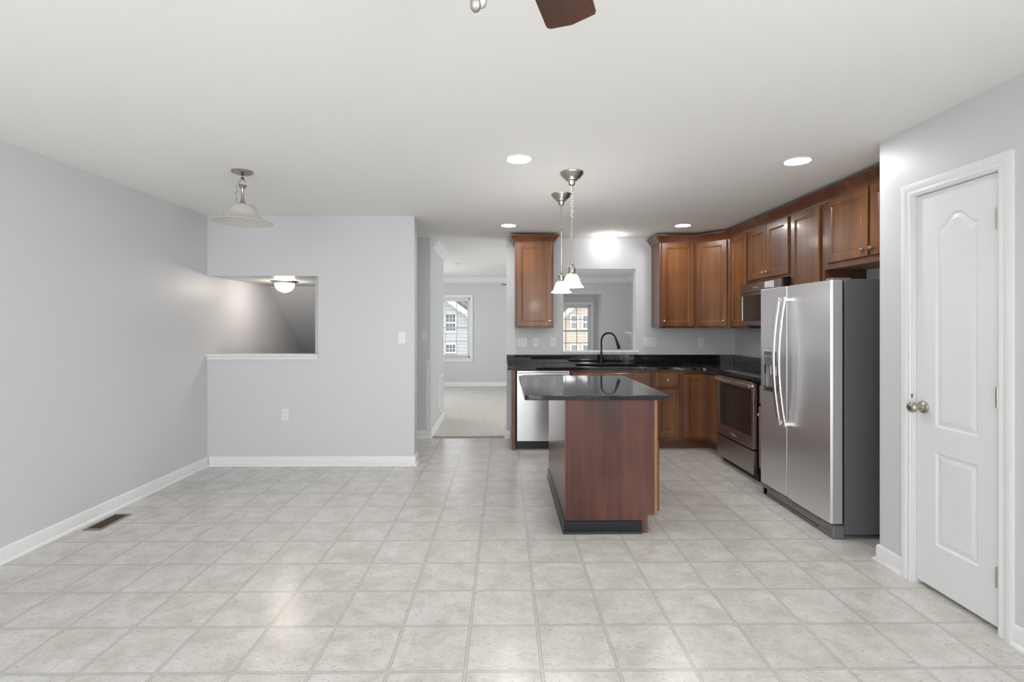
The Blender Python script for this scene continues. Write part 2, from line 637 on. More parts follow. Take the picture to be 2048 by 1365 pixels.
BASE = [(0, 0), (0.026, 0), (0.025, 0.008), (0.021, 0.015), (0.013, 0.019), (0.013, 0.078), (0.009, 0.088), (0.005, 0.093), (0, 0.093)]
def baseboard(name, path, side, z=0.0):
    struct(name, MB().sweep(path, [(o, h + z) for o, h in BASE], side), M['trim'])
baseboard('baseboard_left', [(XL, YB), (XL, YD)], -1)
baseboard('baseboard_partition', [(XL + .026, YD), (-0.882, YD), (-0.882, YD + .14), (-1.8, YD + .14)], -1)
baseboard('baseboard_hallway', [(-1.8, YK), (-0.902, YK), (-0.902, 7.5), (XL, 7.5)], -1)
baseboard('baseboard_pantry', [(XR, 2.93), (XP, 2.93), (XP, 2.752)], -1)
baseboard('baseboard_right', [(XP, 2.148), (XP, YB)], -1)
baseboard('baseboard_sink_wall', [(0.072, YK), (0.025, YK), (0.025, YK + .12), (XR, YK + .12)], 1)
baseboard('baseboard_far', [(BAYL, YF), (XL, YF)], 1, 0.012)
baseboard('baseboard_lounge_side', [(XR, YK + .12), (XR, 8.98)], 1, 0.012)
baseboard('baseboard_far_corner', [(XR, 10.82), (XR, YF), (BAYR, YF)], 1, 0.012)

CROWN = [(0, -0.115), (0.012, -0.115), (0.016, -0.095), (0.045, -0.06), (0.075, -0.03), (0.082, -0.012), (0.095, -0.012), (0.095, 0), (0, 0)]
def crown(name, path, side):
    struct(name, MB().sweep(path, [(o, h + H) for o, h in CROWN], side), M['trim'])
crown('trim_1', [(-0.902, 6.32), (-0.902, 7.5), (XL, 7.5)], -1)
crown('trim_2', [(XL, YF), (XR, YF), (XR, YK + .12), (0.025, YK + .12)], -1)
# threshold between vinyl and carpet
struct('trim_3', MB().prism([(0, 0), (0.035, 0), (0.030, 0.012), (0.006, 0.012)], -0.876, 0.0, lambda a, b, c: (c, YK + a - .005, b)), mat('threshold_brown', (0.30, 0.24, 0.19), 0.5))
# sill of the opening above the sink, cap of the half wall by the stairs
struct('trim_4', MB().box(0.704, 1.64, YK - .028, YK + .15, 1.038, 1.058).box(0.716, 1.628, YK - .012, YK - .0005, 1.016, 1.038), M['trim'], 0.004)
struct('trim_5', MB().box(XL + .001, -1.812, YD - .03, YD + .16, 1.068, 1.088).box(XL + .001, -1.82, YD - .016, YD - .0005, 1.036, 1.068), M['trim'], 0.005)


# ------------------------------------------------------------------ windows and doors of the shell
def casing(mb, u0, u1, z0, z1, w, th, mp, bottom=False):
    prof = [(0, 0), (0, th * .55), (w * .12, th * .75), (w * .55, th * .8), (w * .75, th), (w, th), (w, 0)]
    path = [(u0, z0), (u0, z1), (u1, z1), (u1, z0)]
    mb.sweep(path, prof, 1, bottom, mp)


def window(name, u0, u1, z0, z1, y, cols, rows, blind_label, cased=True):
    """double-hung window in a wall that faces the viewer (-y side at y)"""
    mid = (z0 + z1) / 2
    f = MB()
    d0, d1 = y + .045, y + .085
    for a, b, c, d in ((u0, u0 + .03, z0, z1), (u1 - .03, u1, z0, z1), (u0, u1, z0, z0 + .035), (u0, u1, z1 - .035, z1)):
        f.box(a, b, d0 - .015, d1 + .02, c, d)
    w = struct(name, f, M['trim'], 0.002)
    for k, (za, zb, yy) in enumerate(((z0 + .035, mid + .02, d0), (mid - .02, z1 - .035, d0 + .022))):
        s = MB()
        a, b = u0 + .03, u1 - .03
        for q in ((a, a + .03, za, zb), (b - .03, b, za, zb), (a + .03, b - .03, za, za + .038), (a + .03, b - .03, zb - .038, zb)):
            s.box(q[0], q[1], yy, yy + .02, q[2], q[3])
        ia, ib, iz, jz = a + .03, b - .03, za + .038, zb - .038
        for i in range(1, cols):
            x = ia + (ib - ia) * i / cols
            s.box(x - .010, x + .010, yy + .003, yy + .017, iz, jz)
        for j in range(1, rows):
            z = iz + (jz - iz) * j / rows
            s.box(ia, ib, yy + .004, yy + .016, z - .010, z + .010)
        so = obj('sash', s, M['trim'], w)
        obj('pane', MB().box(ia - .005, ib + .005, yy + .009, yy + .012, iz - .005, jz + .005), M['glass'], so)
    if cased:
        c = MB()
        casing(c, u0, u1, z0, z1, .068, .02, lambda a, b, h: (a, y - h, b))
        c.box(u0 - .09, u1 + .09, y - .035, y + .03, z0 - .022, z0)
        c.box(u0 - .068, u1 + .068, y - .018, y, z0 - .085, z0 - .022)
        obj('window_casing', c, M['trim'], w, 0.002)
    bl = thing('window_blind', blind_label, 'blind', ((u0 + u1) / 2, y + .018, z1 - .035), 0)
    hw = (u1 - u0) / 2 - .036
    obj('headrail', MB().box(-hw, hw, -.014, .014, -.03, .0), M['trim'], bl, .002)
    sl = MB()
    z = -.055
    while z > z0 - z1 + .09:
        sl.box(-hw, hw, -.012, .012, z - .0009, z + .0009)
        z -= .0415
    obj('slats', sl, M['blind'], bl, smooth=False)
    obj('bottom_rail', MB().box(-hw, hw, -.012, .012, z0 - z1 + .072, z0 - z1 + .084), M['trim'], bl, .002)
    cd = MB()
    for x in (-hw * .72, 0.0, hw * .72):
        cd.box(x - .0015, x + .0015, -.013, -.0105, z0 - z1 + .08, -.02)
    obj('ladder_cord', cd, M['blind'], bl)
    return w


M['blind'] = mat('white_slats', (0.75, 0.75, 0.76), 0.5)
window('window_1', -1.62, -0.772, 0.645, 1.985, YF, 3, 2, 'white slatted blind in the window at the end of the hallway')
window('window_2', 1.13, 2.028, 0.62, 1.85, BAYY, 3, 2, 'white slatted blind in the window seen through the opening above the sink')

# patio door the daylight comes through, then added windows for fill lamps (outside the picture)
f = MB()
for a, b in ((-2.6, -2.54), (-1.33, -1.27), (-.06, 0.0)):
    f.box(a, b, YB - .09, YB - .03, 0, 2.2)
f.box(-2.54, -.06, YB - .09, YB - .03, 2.14, 2.2).box(-2.54, -.06, YB - .09, YB - .03, 0, .06)
pd = struct('door_2', f, M['trim'], .003)
obj('pane', MB().box(-2.54, -.06, YB - .062, YB - .058, .06, 2.14), M['glass'], pd)
f = MB()
for a, b, c, d in ((8.6, 8.66, .4, 2.3), (9.94, 10.0, .4, 2.3), (8.66, 9.94, .4, .46), (8.66, 9.94, 2.24, 2.3), (8.66, 9.94, 1.33, 1.37)):
    f.box(XL - .09, XL - .03, a, b, c, d)
wl = struct('added_window_3', f, M['trim'], .003)  # made-up window, added to carry the lounge fill lamp
obj('pane', MB().box(XL - .062, XL - .058, 8.66, 9.94, .46, 2.24), M['glass'], wl)


f = MB()
for a, b, c, d in ((-2.0, -1.94, .7, 2.1), (-.46, -.4, .7, 2.1), (-1.94, -.46, .7, .76), (-1.94, -.46, 2.04, 2.1), (-1.94, -.46, 1.38, 1.42)):
    f.box(XP + .04, XP + .1, a, b, c, d)
f2 = MB()
for a, b, c, d in ((6.7, 6.76, .6, 2.1), (8.24, 8.3, .6, 2.1), (6.76, 8.24, .6, .66), (6.76, 8.24, 2.04, 2.1), (6.76, 8.24, 1.33, 1.37)):
    f2.box(XR + .04, XR + .1, a, b, c, d)
w5 = struct('added_window_5', f2, M['trim'], .003)  # unseen window added around the second lounge fill lamp
obj('pane', MB().box(XR + .068, XR + .072, 6.76, 8.24, .66, 2.04), M['glass'], w5)
wr = struct('added_window_4', f, M['trim'], .003)  # unseen window added around the fill lamp facing the dining wall
obj('pane', MB().box(XP + .068, XP + .072, -1.94, -.46, .76, 2.04), M['glass'], wr)


def pantry_door():
    y0, y1, z0, z1 = 2.222, 2.678, 0.022, 2.056      # near and far edge
    xf = XP + .012                                    # leaf front
    b = bmesh.new()

    def loop(pts):
        vs = [b.verts.new((x, y, z)) for x, y, z in pts]
        es = [b.edges.new((vs[i], vs[(i + 1) % len(vs)])) for i in range(len(vs))]
        return vs, es
    outer, oe = loop([(xf, y0, z0), (xf, y1, z0), (xf, y1, z1), (xf, y0, z1)])
    back = [b.verts.new((xf + .034, v.co.y, v.co.z)) for v in outer]
    for i in range(4):
        j = (i + 1) % 4
        b.faces.new((outer[i], outer[j], back[j], back[i]))
    b.faces.new(back)
    pa, pb = 2.330, 2.563

    def outline(inset, top):
        a, c = pa + inset, pb - inset
        if not top:
            return [(a, .248 + inset), (c, .248 + inset), (c, .722 - inset), (a, .722 - inset)]
        pts = [(a, .852 + inset), (c, .852 + inset)]
        n = 22
        for i in range(n + 1):
            u = i / n
            y = c + (a - c) * u
            s = abs(2 * u - 1)                       # 1 at the sides, 0 in the middle
            z = 1.868 + .066 * (0.5 + 0.5 * cos(pi * min(1, s / .95) ** 1.25)) - inset
            pts.append((y, z))
        return pts
    edges = list(oe)
    for top in (False, True):
        prev = None
        for inset, dep in ((0, 0), (.010, .007), (.016, .0075), (.036, .002)):
            vs = [b.verts.new((xf + dep, y, z)) for y, z in outline(inset, top)]
            es = [b.edges.new((vs[i], vs[(i + 1) % len(vs)])) for i in range(len(vs))]
            if prev is None:
                edges += es
            else:
                for i in range(len(vs)):
                    j = (i + 1) % len(vs)
                    b.faces.new((prev[i], prev[j], vs[j], vs[i]))
            prev = vs
        b.faces.new(prev)
    bmesh.ops.triangle_fill(b, edges=edges, use_beauty=True)
    bmesh.ops.recalc_face_normals(b, faces=b.faces)
    me = bpy.data.meshes.new('door_1')
    b.to_mesh(me)
    b.free()
    me.materials.append(M['door'])
    o = bpy.data.objects.new('door_1', me)
    COL.objects.link(o)
    o['kind'] = 'structure'
    # jamb and casing
    j = MB()
    for a, c, d, e in ((2.21, 2.2195, 0, 2.066), (2.6805, 2.69, 0, 2.066), (2.2195, 2.6805, 2.0585, 2.066)):
        j.box(XP - .001, XP + .11, a, c, d, e)
    obj('door_jamb', j, M['trim'], o)
    c = MB()
    W, T = .066, .018
    prof = [(0, 0), (0, T * .5), (W * .1, T * .55), (W * .16, T * .8), (W * .42, T * .62), (W * .55, T * .9), (W * .85, T), (W, T * .9), (W, 0)]
    c.sweep([(2.214, 0), (2.214, 2.062), (2.686, 2.062), (2.686, 0)], prof, 1, False, lambda a, bb, h: (XP - h, a, bb))
    obj('door_casing', c, M['trim'], o)
    mpx = lambda x, y, z: (-z, y, x)                  # lathe axis pointing out of the door
    k = MB().lathe([(0.033, 0), (0.033, .004), (.030, .010), (.018, .013), (.0125, .018), (.0125, .034), (.019, .040), (.0265, .050), (.0285, .060), (.027, .069), (.020, .076), (.008, .0785), (0, .079)], (xf, 2.634, 0.942), 40, mpx)
    obj('knob', k, M['nickel'], o)
    for z in (1.846, 1.049, .251):
        h = MB().lathe([(.0065, -.045), (.0065, -.016), (.0055, -.0155), (.0055, -.0145), (.0065, -.014), (.0065, .014), (.0055, .0145), (.0055, .0155), (.0065, .016), (.0065, .045), (.003, .048)], (XP - .004, 2.2215, z), 14)
        h.box(XP - .0025, XP + .0115, 2.2215, 2.230, z - .044, z + .044)
        obj('hinge', h, M['nickel'], o)
    obj('latch_pin', MB().lathe([(.0025, 0), (.0025, .014), (.004, .014), (.004, .018), (0, .018)], (XP - .012, 2.682, .985), 10), M['bronze'], o)


pantry_door()


# ------------------------------------------------------------------ cabinets
def knob(parent, x, z, y=0.0):
    mp = lambda a, b, c: (a, -c, b)
    return obj('knob', MB().lathe([(.006, 0), (.0055, .010), (.008, .013), (.0145, .017), (.0155, .021), (.013, .026), (.006, .028), (0, .0285)], (x, y, z), 20, mp), M['nickel'], parent)


def panel_door(parent, x0, x1, z0, z1, th=.02, name='door', knob_at=None, stile=.056, m=None, y=0.0, slab=False):
    """recessed-panel door: local front at y-th"""
    mb = MB()
    loops = [(0, 0.0), (0, -th + .004), (.004, -th), (stile, -th), (stile + .004, -th + .005), (stile + .010, -th + .006), (stile + .016, -th + .010)]
    if slab:
        loops = [(0, 0.0), (0, -th + .007), (.004, -th + .004), (.012, -th + .001), (.018, -th)]
    vs, fs = [], []
    for ins, d in loops:
        vs += [(x0 + ins, y + d, z0 + ins), (x1 - ins, y + d, z0 + ins), (x1 - ins, y + d, z1 - ins), (x0 + ins, y + d, z1 - ins)]
    for k in range(len(loops) - 1):
        a, b = 4 * k, 4 * k + 4
        fs += [(a + i, a + (i + 1) % 4, b + (i + 1) % 4, b + i) for i in range(4)]
    e = 4 * (len(loops) - 1)
    fs += [(0, 3, 2, 1), (e, e + 1, e + 2, e + 3)]
    mb.add(vs, fs)
    o = obj(name, mb, m or M['wood'], parent, smooth=False)
    if knob_at:
        knob(o, knob_at[0], knob_at[1], y - th)
    return o


UB, UT = 1.337, 2.345         # wall cabinets bottom, top of box


def wall_cabinet(label, loc, rz, w, h, doors, d=.328, group='wall cabinets', inset_bottom=True):
    t = thing('wall_cabinet', label, 'cabinet', loc, rz, group)
    b = MB().box(.0005, w - .0005, .019, d, .012, h)
    obj('cabinet_box', b, M['wood_frame'], t)
    fr = MB()
    for a, c, e, f_ in ((.0005, .04, 0, h), (w - .04, w - .0005, 0, h), (.04, w - .04, 0, .045), (.04, w - .04, h - .05, h)):
        fr.box(a, c, 0, .019, e, f_)
    obj('face_frame', fr, M['wood_frame'], t)
    for q in doors:
        panel_door(t, *q[:4], knob_at=q[4] if len(q) > 4 else None)
    return t


CROWN_W = [(0, -.022), (.008, -.022), (.010, -.008), (.022, .010), (.040, .034), (.052, .050), (.056, .056), (.062, .056), (.062, .068), (0, .068)]

# single cabinet beside the hallway
wc = wall_cabinet('lone brown wall cabinet between the hallway and the opening above the sink', (.121, 5.842, UB), 0, .446, UT - UB,
                  [(.020, .426, .022, UT - UB - .022, (.398, .085))])
obj('crown', MB().sweep([(0, .326), (0, 0), (.446, 0), (.446, .326)], [(o, h + UT - UB) for o, h in CROWN_W], -1), M['wood_frame'], wc)

# run of wall cabinets in the corner
YC1, YC2 = 5.56, 5.14
wall_cabinet('brown one-door wall cabinet at the sink end of the corner run', (1.796, 5.842, UB), 0, .413, UT - UB,
             [(.022, .395, .022, UT - UB - .022, (.050, .085))])
dg = thing('wall_cabinet', 'brown diagonal wall cabinet set across the kitchen corner', 'cabinet', (2.2095, 5.842, UB), -pi / 4, 'wall cabinets')
def to_diag(x, y):
    v = Matrix.Rotation(pi / 4, 2) @ Vector((x - 2.2095, y - 5.842))
    return (v.x, v.y)
dw = to_diag(2.4915, 5.56)[0]
obj('cabinet_box', MB().prism([to_diag(*p) for p in ((2.2095, 5.842), (2.4915, 5.56), (2.818, 5.56), (2.818, 6.168), (2.2095, 6.168))], 0, UT - UB), M['wood_frame'], dg)
panel_door(dg, .030, dw - .030, .022, UT - UB - .022, knob_at=(dw - .062, .085))
wall_cabinet('narrow brown wall cabinet squeezed between the diagonal corner cabinet and the microwave', (2.4915, 5.5595, UB), -pi / 2, .42, UT - UB,
             [(.03, .405, .022, UT - UB - .022)])
wall_cabinet('brown two-door wall cabinet right above the microwave', (2.4915, 5.139, 1.80), -pi / 2, .767, UT - 1.80,
             [(.018, .380, .022, UT - 1.80 - .022, (.350, .075)), (.386, .748, .022, UT - 1.80 - .022, (.416, .075))])
wall_cabinet('tall brown wall cabinet between the microwave and the cabinet over the fridge', (2.4915, 4.371, UB), -pi / 2, .46, UT - UB,
             [(.028, .412, .022, UT - UB - .022)])
fc = wall_cabinet('brown two-door wall cabinet over the fridge', (2.4915, 3.910, 1.80), -pi / 2, .965, UT - 1.80,
             [(.050, .484, .045, UT - 1.80 - .022, (.455, .095)), (.512, .938, .045, UT - 1.80 - .022, (.54, .095))])
obj('cabinet_bottom', MB().box(.02, .945, .02, .326, .004, .0115), M['wood_raw'], fc)
cr = obj('cabinet_cornice', MB().sweep([(1.796, 6.168), (1.796, 5.842), (2.2095, 5.842), (2.4915, 5.56), (2.4915, 2.935)], [(o, h + UT) for o, h in CROWN_W], -1), M['wood_frame'])
tag(cr, 'dark brown crown moulding running along the tops of the corner wall cabinets', 'moulding')

# base run
FY = 5.56                      # face of the base cabinets
FX = 2.23
ZC = .882                      # underside of the worktop


def off(mb, o):
    return mb.map(lambda x, y, z: (x - o[0], y - o[1], z - o[2]))


ep = tag(obj('end_panel', MB().box(0.079, 0.122, FY - .004, 6.165, 0, ZC), M['wood_frame'], bevel=.002), 'narrow brown upright panel closing the base run beside the dishwasher', 'panel')

t = thing('dishwasher', 'stainless dishwasher under the black worktop beside the hallway', 'dishwasher', (.133, FY - .022, 0))
obj('tub', MB().box(0, .586, .03, .60, .10, ZC - .006), M['black_plastic'], t)
dd = obj('door', MB().prism([(0, .102), (0, .842), (.004, .846), (.03, .846), (.03, .102)], 0.004, .584, lambda a, b, c: (c, a, b)), M['steel'], t, .003)
obj('control_strip', MB().box(.004, .584, .004, .03, .850, .872), M['steel'], t, .002)
obj('pocket_handle', MB().box(.06, .526, -.0012, .001, .822, .829), M['grey_plastic'], dd)
obj('toe_panel', MB().box(0, .586, .075, .10, 0, .098), M['black_plastic'], t)


def text_part(body, parent, loc, rot, size, m, name='logo'):
    c = bpy.data.curves.new(name, 'FONT')
    c.body = body
    c.size = size
    c.extrude = .0003
    c.align_x = 'CENTER'
    c.materials.append(m)
    tmp = bpy.data.objects.new('lettering', c)
    COL.objects.link(tmp)
    me = bpy.data.meshes.new_from_object(tmp.evaluated_get(bpy.context.evaluated_depsgraph_get()))
    bpy.data.objects.remove(tmp)
    o = bpy.data.objects.new(name, me)
    COL.objects.link(o)
    o.parent = parent
    o.location = loc
    o.rotation_euler = rot
    return o


text_part('Whirlpool', dd, (.42, -.0006, .168), (pi / 2, 0, 0), .022, M['logo'])


def base_cabinet(label, loc, rz, w, depth=.605, hollow=False):
    t = thing('base_cabinet', label, 'cabinet', loc, rz, 'base cabinets')
    bx = MB().box(.0005, w - .0005, .072, depth, 0, .105)
    if hollow:
        bx.box(.0005, .019, .019, depth, .105, ZC - .0005).box(w - .019, w - .0005, .019, depth, .105, ZC - .0005).box(.019, w - .019, .019, depth, .105, .124).box(.019, w - .019, depth - .012, depth, .124, ZC - .0005)
    else:
        bx.box(.0005, w - .0005, .019, depth, .105, ZC - .0005)
    obj('cabinet_box', bx, M['wood_frame'], t)
    fr = MB()
    for a, c, e, f_ in ((.0005, .035, .105, ZC - .001), (w - .035, w - .0005, .105, ZC - .001), (.035, w - .035, .105, .14), (.035, w - .035, ZC - .035, ZC - .001), (.035, w - .035, .665, .70)):
        fr.box(a, c, 0, .019, e, f_)
    obj('face_frame', fr, M['wood_frame'], t)
    return t


sb = base_cabinet('wide brown sink base cabinet under the faucet', (.727, FY, 0), 0, .913, hollow=True)
panel_door(sb, .022, .893, .70, ZC - .03, name='false_drawer_front', slab=True)
panel_door(sb, .022, .452, .135, .67, knob_at=(.42, .60))
panel_door(sb, .463, .893, .135, .67, knob_at=(.495, .60))
db = base_cabinet('brown base cabinet with a small drawer over a door, beside the corner unit', (1.64, FY, 0), 0, .31)
dr = panel_door(db, .024, .286, .69, ZC - .03, name='drawer', slab=True, knob_at=(.155, .772))
panel_door(db, .024, .286, .135, .67)
# corner unit with a folding pair of doors
cb = thing('base_cabinet', 'brown corner base cabinet with a door each side of the inner corner', 'cabinet', (1.951, FY, 0), 0, 'base cabinets')
o0 = (1.951, FY, 0)
L = [(1.9515, FY + .019), (FX + .019, FY + .019), (FX + .019, 5.161), (2.818, 5.161), (2.818, 6.166), (1.9515, 6.166)]
K = [(1.9515, FY + .072), (FX + .072, FY + .072), (FX + .072, 5.161), (2.818, 5.161), (2.818, 6.166), (1.9515, 6.166)]
obj('cabinet_box', off(MB().prism(L, .105, ZC - .0005).prism(K, 0, .105), o0), M['wood_frame'], cb)
fr = MB().box(1.9515, 1.975, FY, FY + .019, .105, ZC - .001).box(1.975, FX + .019, FY, FY + .019, .105, .135).box(1.975, FX + .019, FY, FY + .019, ZC - .04, ZC - .001)
fr.box(FX, FX + .019, 5.161, FY, .105, .135).box(FX, FX + .019, 5.161, FY, ZC - .04, ZC - .001)
obj('face_frame', off(fr, o0), M['wood_frame'], cb)
panel_door(cb, 1.972 - o0[0], FX - .002 - o0[0], .135, ZC - .045)
d2 = panel_door(cb, .002, .372, .135, ZC - .045)
d2.rotation_euler = (0, 0, -pi / 2)
d2.location = (FX - o0[0], 5.545 - FY, 0)
nb = base_cabinet('narrow brown base cabinet wedged between the oven range and the fridge', (FX, 4.388, 0), -pi / 2, .255, .585)
panel_door(nb, .012, .243, .69, ZC - .03, name='drawer', slab=True)
panel_door(nb, .012, .243, .135, .67, knob_at=(.040, .60))


# ------------------------------------------------------------------ worktops, sink, faucet
def slab_with_holes(outer, holes, z0, z1):
    b = bmesh.new()
    res = MB()
    for z in (z0, z1):
        bb = bmesh.new()
        es = []
        for lp in [outer] + holes:
            vs = [bb.verts.new((x, y, z)) for x, y in lp]
            es += [bb.edges.new((vs[i], vs[(i + 1) % len(vs)])) for i in range(len(vs))]
        bmesh.ops.triangle_fill(bb, edges=es, use_beauty=True)
        bb.verts.index_update()
        res.add([v.co.copy() for v in bb.verts], [tuple(v.index for v in f.verts) for f in bb.faces])
        bb.free()
    for lp in [outer] + holes:
        n = len(lp)
        res.add([(x, y, z0) for x, y in lp] + [(x, y, z1) for x, y in lp], [(i, (i + 1) % n, n + (i + 1) % n, n + i) for i in range(n)])
    b.free()
    return res


def rrect(x0, x1, y0, y1, r, n=6):
    pts = []
    for cx, cy, a in ((x1 - r, y1 - r, 0), (x0 + r, y1 - r, 90), (x0 + r, y0 + r, 180), (x1 - r, y0 + r, 270)):
        pts += [(cx + r * cos(R(a + 90 * i / n)), cy + r * sin(R(a + 90 * i / n))) for i in range(n + 1)]
    return pts


WF = 5.515
WX = 2.185
arc = [(WX - .13 + .13 * sin(R(a)), WF - .13 + .13 * cos(R(a))) for a in range(0, 91, 15)]
arc = [(WX - .13 + .13 * (1 - cos(R(a))), WF - .13 * sin(R(a))) for a in range(0, 91, 15)]
SX0, SX1, SY0, SY1 = .82, 1.54, 5.60, 6.02
wo = [(.032, 6.168), (.032, WF)] + arc + [(WX, 5.1605), (2.818, 5.1605), (2.818, 6.168)]
wt = tag(obj('worktop', slab_with_holes(wo, [rrect(SX0, SX1, SY0, SY1, .06)], ZC, .914), M['granite'], bevel=.004), 'long black granite worktop round the corner with the sink in it', 'worktop')
obj('backsplash', MB().box(.027, 2.797, 6.149, 6.1685, .9142, 1.013).box(2.799, 2.8185, 5.1605, 6.1685, .9142, 1.013), M['granite'], wt, .002)
wt2 = tag(obj('worktop', MB().box(WX, 2.818, 4.137, 4.3875, ZC, .914), M['granite'], bevel=.004), 'short black granite worktop between the oven range and the fridge', 'worktop')
obj('backsplash', MB().box(2.799, 2.8185, 4.137, 5.158, .9142, 1.013), M['granite'], wt2, .002)

t = thing('sink', 'black sink set under the long worktop in front of the faucet', 'sink', (1.18, 5.81, .70))
bas = MB()
o_, i_ = rrect(SX0 - .015, SX1 + .015, SY0 - .015, SY1 + .015, .07), rrect(SX0 + .005, SX1 - .005, SY0 + .005, SY1 - .005, .055)
n = len(o_)
zz = [(o_, .8815), (i_, .8815), (i_, .705), (o_, .695)]
for lp, z in zz:
    bas.v += [(x - 1.18, y - 5.81, z - .70) for x, y in lp]
for k in range(4):
    a, b_ = k * n, ((k + 1) % 4) * n
    bas.f += [(a + i, a + (i + 1) % n, b_ + (i + 1) % n, b_ + i) for i in range(n)]
bas.f += [tuple(range(2 * n, 3 * n)), tuple(range(3 * n, 4 * n))]
obj('basin', bas, M['sink'], t)
obj('drain', MB().lathe([(.045, .0055), (.045, .0075), (.03, .0085), (0, .0065)], (0, 0, 0), 24), M['bronze'], t)

t = thing('faucet', 'dark bronze gooseneck faucet standing behind the sink', 'faucet', (1.165, 6.072, .914))
obj('base', MB().lathe([(.031, 0), (.031, .006), (.027, .012), (.024, .02), (.0225, .075), (.018, .088), (.0125, .098), (0, .098)], (0, 0, 0), 28), M['bronze'], t)
dx, dy = .78, -.626
pts = [(0, 0, .09), (0, 0, .20), (0, 0, .268)]
rad = .098
for a in range(15, 166, 10):
    r_ = rad - rad * cos(R(a))
    pts.append((dx * r_, dy * r_, .268 + rad * sin(R(a))))
obj('neck', MB().tube(pts, .0115, 14), M['bronze'], t)
e = Vector(pts[-1])
dv = (e - Vector(pts[-2])).normalized()
obj('spray_head', MB().tube([e - dv * .004, e + dv * .03, e + dv * .055, e + dv * .115, e + dv * .119], [.013, .0145, .016, .0215, .019], 18), M['bronze'], t)
obj('lever', MB().tube([(.018, -.004, .052), (.05, -.012, .058), (.068, -.016, .072), (.092, -.022, .098)], [.009, .008, .006, .0075], 12), M['bronze'], t)


# ------------------------------------------------------------------ appliances along the side wall
# oven range (local: x along the front, y depth)
t = thing('oven_range', 'stainless slide-in oven range with black glass door and black hob', 'oven', (2.172, 5.155, 0), -pi / 2)
RW = .762
obj('body', MB().box(0, RW, .045, .62, .045, .885), M['black_plastic'], t)
obj('hob', MB().prism([(.0, .874), (.0, .902), (.018, .917), (.622, .917), (.622, .886), (.04, .886), (.04, .874)], .0, RW, lambda a, b, c: (c, a, b)), M['black_glass'], t, .002)
fr_ = MB()
fr_.box(.004, .046, 0, .04, .283, .866).box(RW - .046, RW - .004, 0, .04, .283, .866).box(.046, RW - .046, 0, .04, .283, .385).box(.046, RW - .046, 0, .04, .80, .866)
od = obj('oven_door', fr_, M['steel_dark'], t, .003)
obj('window', MB().box(.044, RW - .044, .004, .03, .383, .802), M['oven_glass'], od, .001)
hp = [(x, -.030 - .018 * sin(pi * (x - .02) / (RW - .04)), .838) for x in [.02 + (RW - .04) * i / 16 for i in range(17)]]
hb = MB()
for (a, b_) in ((0, 0),):
    hb.ribbon([(p[0], p[1], p[2]) for p in hp], (0, 0, 1), .030, .014, (0, 1, 0))
hb.box(.02, .045, -.02, .001, .828, .848).box(RW - .045, RW - .02, -.02, .001, .828, .848)
obj('handle', hb, M['steel'], od, .003)
text_part('Whirlpool', od, (RW / 2, -.0006, .322), (pi / 2, 0, 0), .026, M['logo'])
obj('drawer', MB().box(.004, RW - .004, .0, .04, .062, .268), M['steel_dark'], t, .003)
obj('plinth', MB().box(.02, RW - .02, .06, .55, 0, .045), M['black_plastic'], t)
for cx, cy, r_ in ((.19, .17, .10), (.57, .17, .085), (.19, .45, .085), (.57, .45, .10)):
    obj('heating_ring', MB().lathe([(r_, .9171), (r_ + .002, .9173), (r_ + .004, .9171)], (cx, cy, 0), 36, closed=True), M['grey_plastic'], t)

# microwave under the wall cabinet
t = thing('microwave', 'over-range microwave in dark stainless with a paper notice stuck on it', 'microwave', (2.405, 5.136, 1.357), -pi / 2)
MW = .760
MH = .425
obj('body', MB().box(.001, MW - .001, .022, .412, .012, MH), M['black_plastic'], t)
obj('vent_strip', MB().box(0, MW, 0, .022, .335, MH), M['steel_microwave'], t, .003)
f_ = MB().box(0, .04, 0, .022, .014, .331).box(.56, MW, 0, .022, .014, .331).box(.04, .56, 0, .022, .014, .060).box(.04, .56, 0, .022, .305, .331)
md = obj('door', f_, M['steel_microwave'], t, .003)
obj('window', MB().box(.039, .561, .003, .018, .059, .306), M['oven_glass'], md)
obj('window_trim', MB().box(.034, .040, -.0012, .004, .056, .309), M['chrome'], md)
obj('handle', MB().tube([(.59, 0, .05), (.59, -.035, .055), (.59, -.038, .17), (.59, -.035, .295), (.59, 0, .30)], .008, 10), M['steel'], md)
obj('control_panel', MB().box(.62, .745, -.001, .002, .03, .32), M['black_glass'], md)
obj('underside_vent', MB().box(.03, MW - .03, .06, .38, 0, .012), M['black_plastic'], t)
obj('paper_notice', MB().box(.485, .645, -.0016, -.0004, .342, .418), M['paper'], t)
text_part('Whirlpool', t, (.31, -.0006, .372), (pi / 2, 0, 0), .024, M['logo'])

# fridge: local x along the front from the far edge, y depth from the door fronts
FD = .072
t = thing('fridge', 'tall stainless side-by-side fridge with an ice dispenser beside the pantry wall', 'fridge', (2.090, 4.108, 0), -pi / 2)
FW = .893
obj('cabinet', MB().box(0, FW, .088, .715, .028, 1.668), M['fridge_side'], t, .004)
obj('door_gasket', MB().box(.008, FW - .008, FD - .002, .089, .11, 1.65), M['black_plastic'], t)
def fridge_door(x0, x1, hole=None):
    n_ = 12
    mb = MB()
    z0, z1 = .098, 1.662
    if hole is None:
        poly = [(x0, FD), (x0, .010), (x0 + .010, 0)] + [(x0 + .010 + (x1 - x0 - .02) * i / n_, -.004 * sin(pi * i / n_)) for i in range(1, n_)] + [(x1 - .010, 0), (x1, .010), (x1, FD)]
        mb.prism(poly, z0, z1)
    else:
        a, b_, c, d = hole
        mb = wall_mb(x0, x1, z0, z1, 0, FD, [(a, b_, c, d)], 'x')
        mb.box(a, b_, .055, FD - .002, c, d)
    return mb
DS = .383
HX = (.040, .262, .852, 1.172)
fd = obj('door', fridge_door(.002, DS - .002, HX), M['steel_fridge'], t, .004)
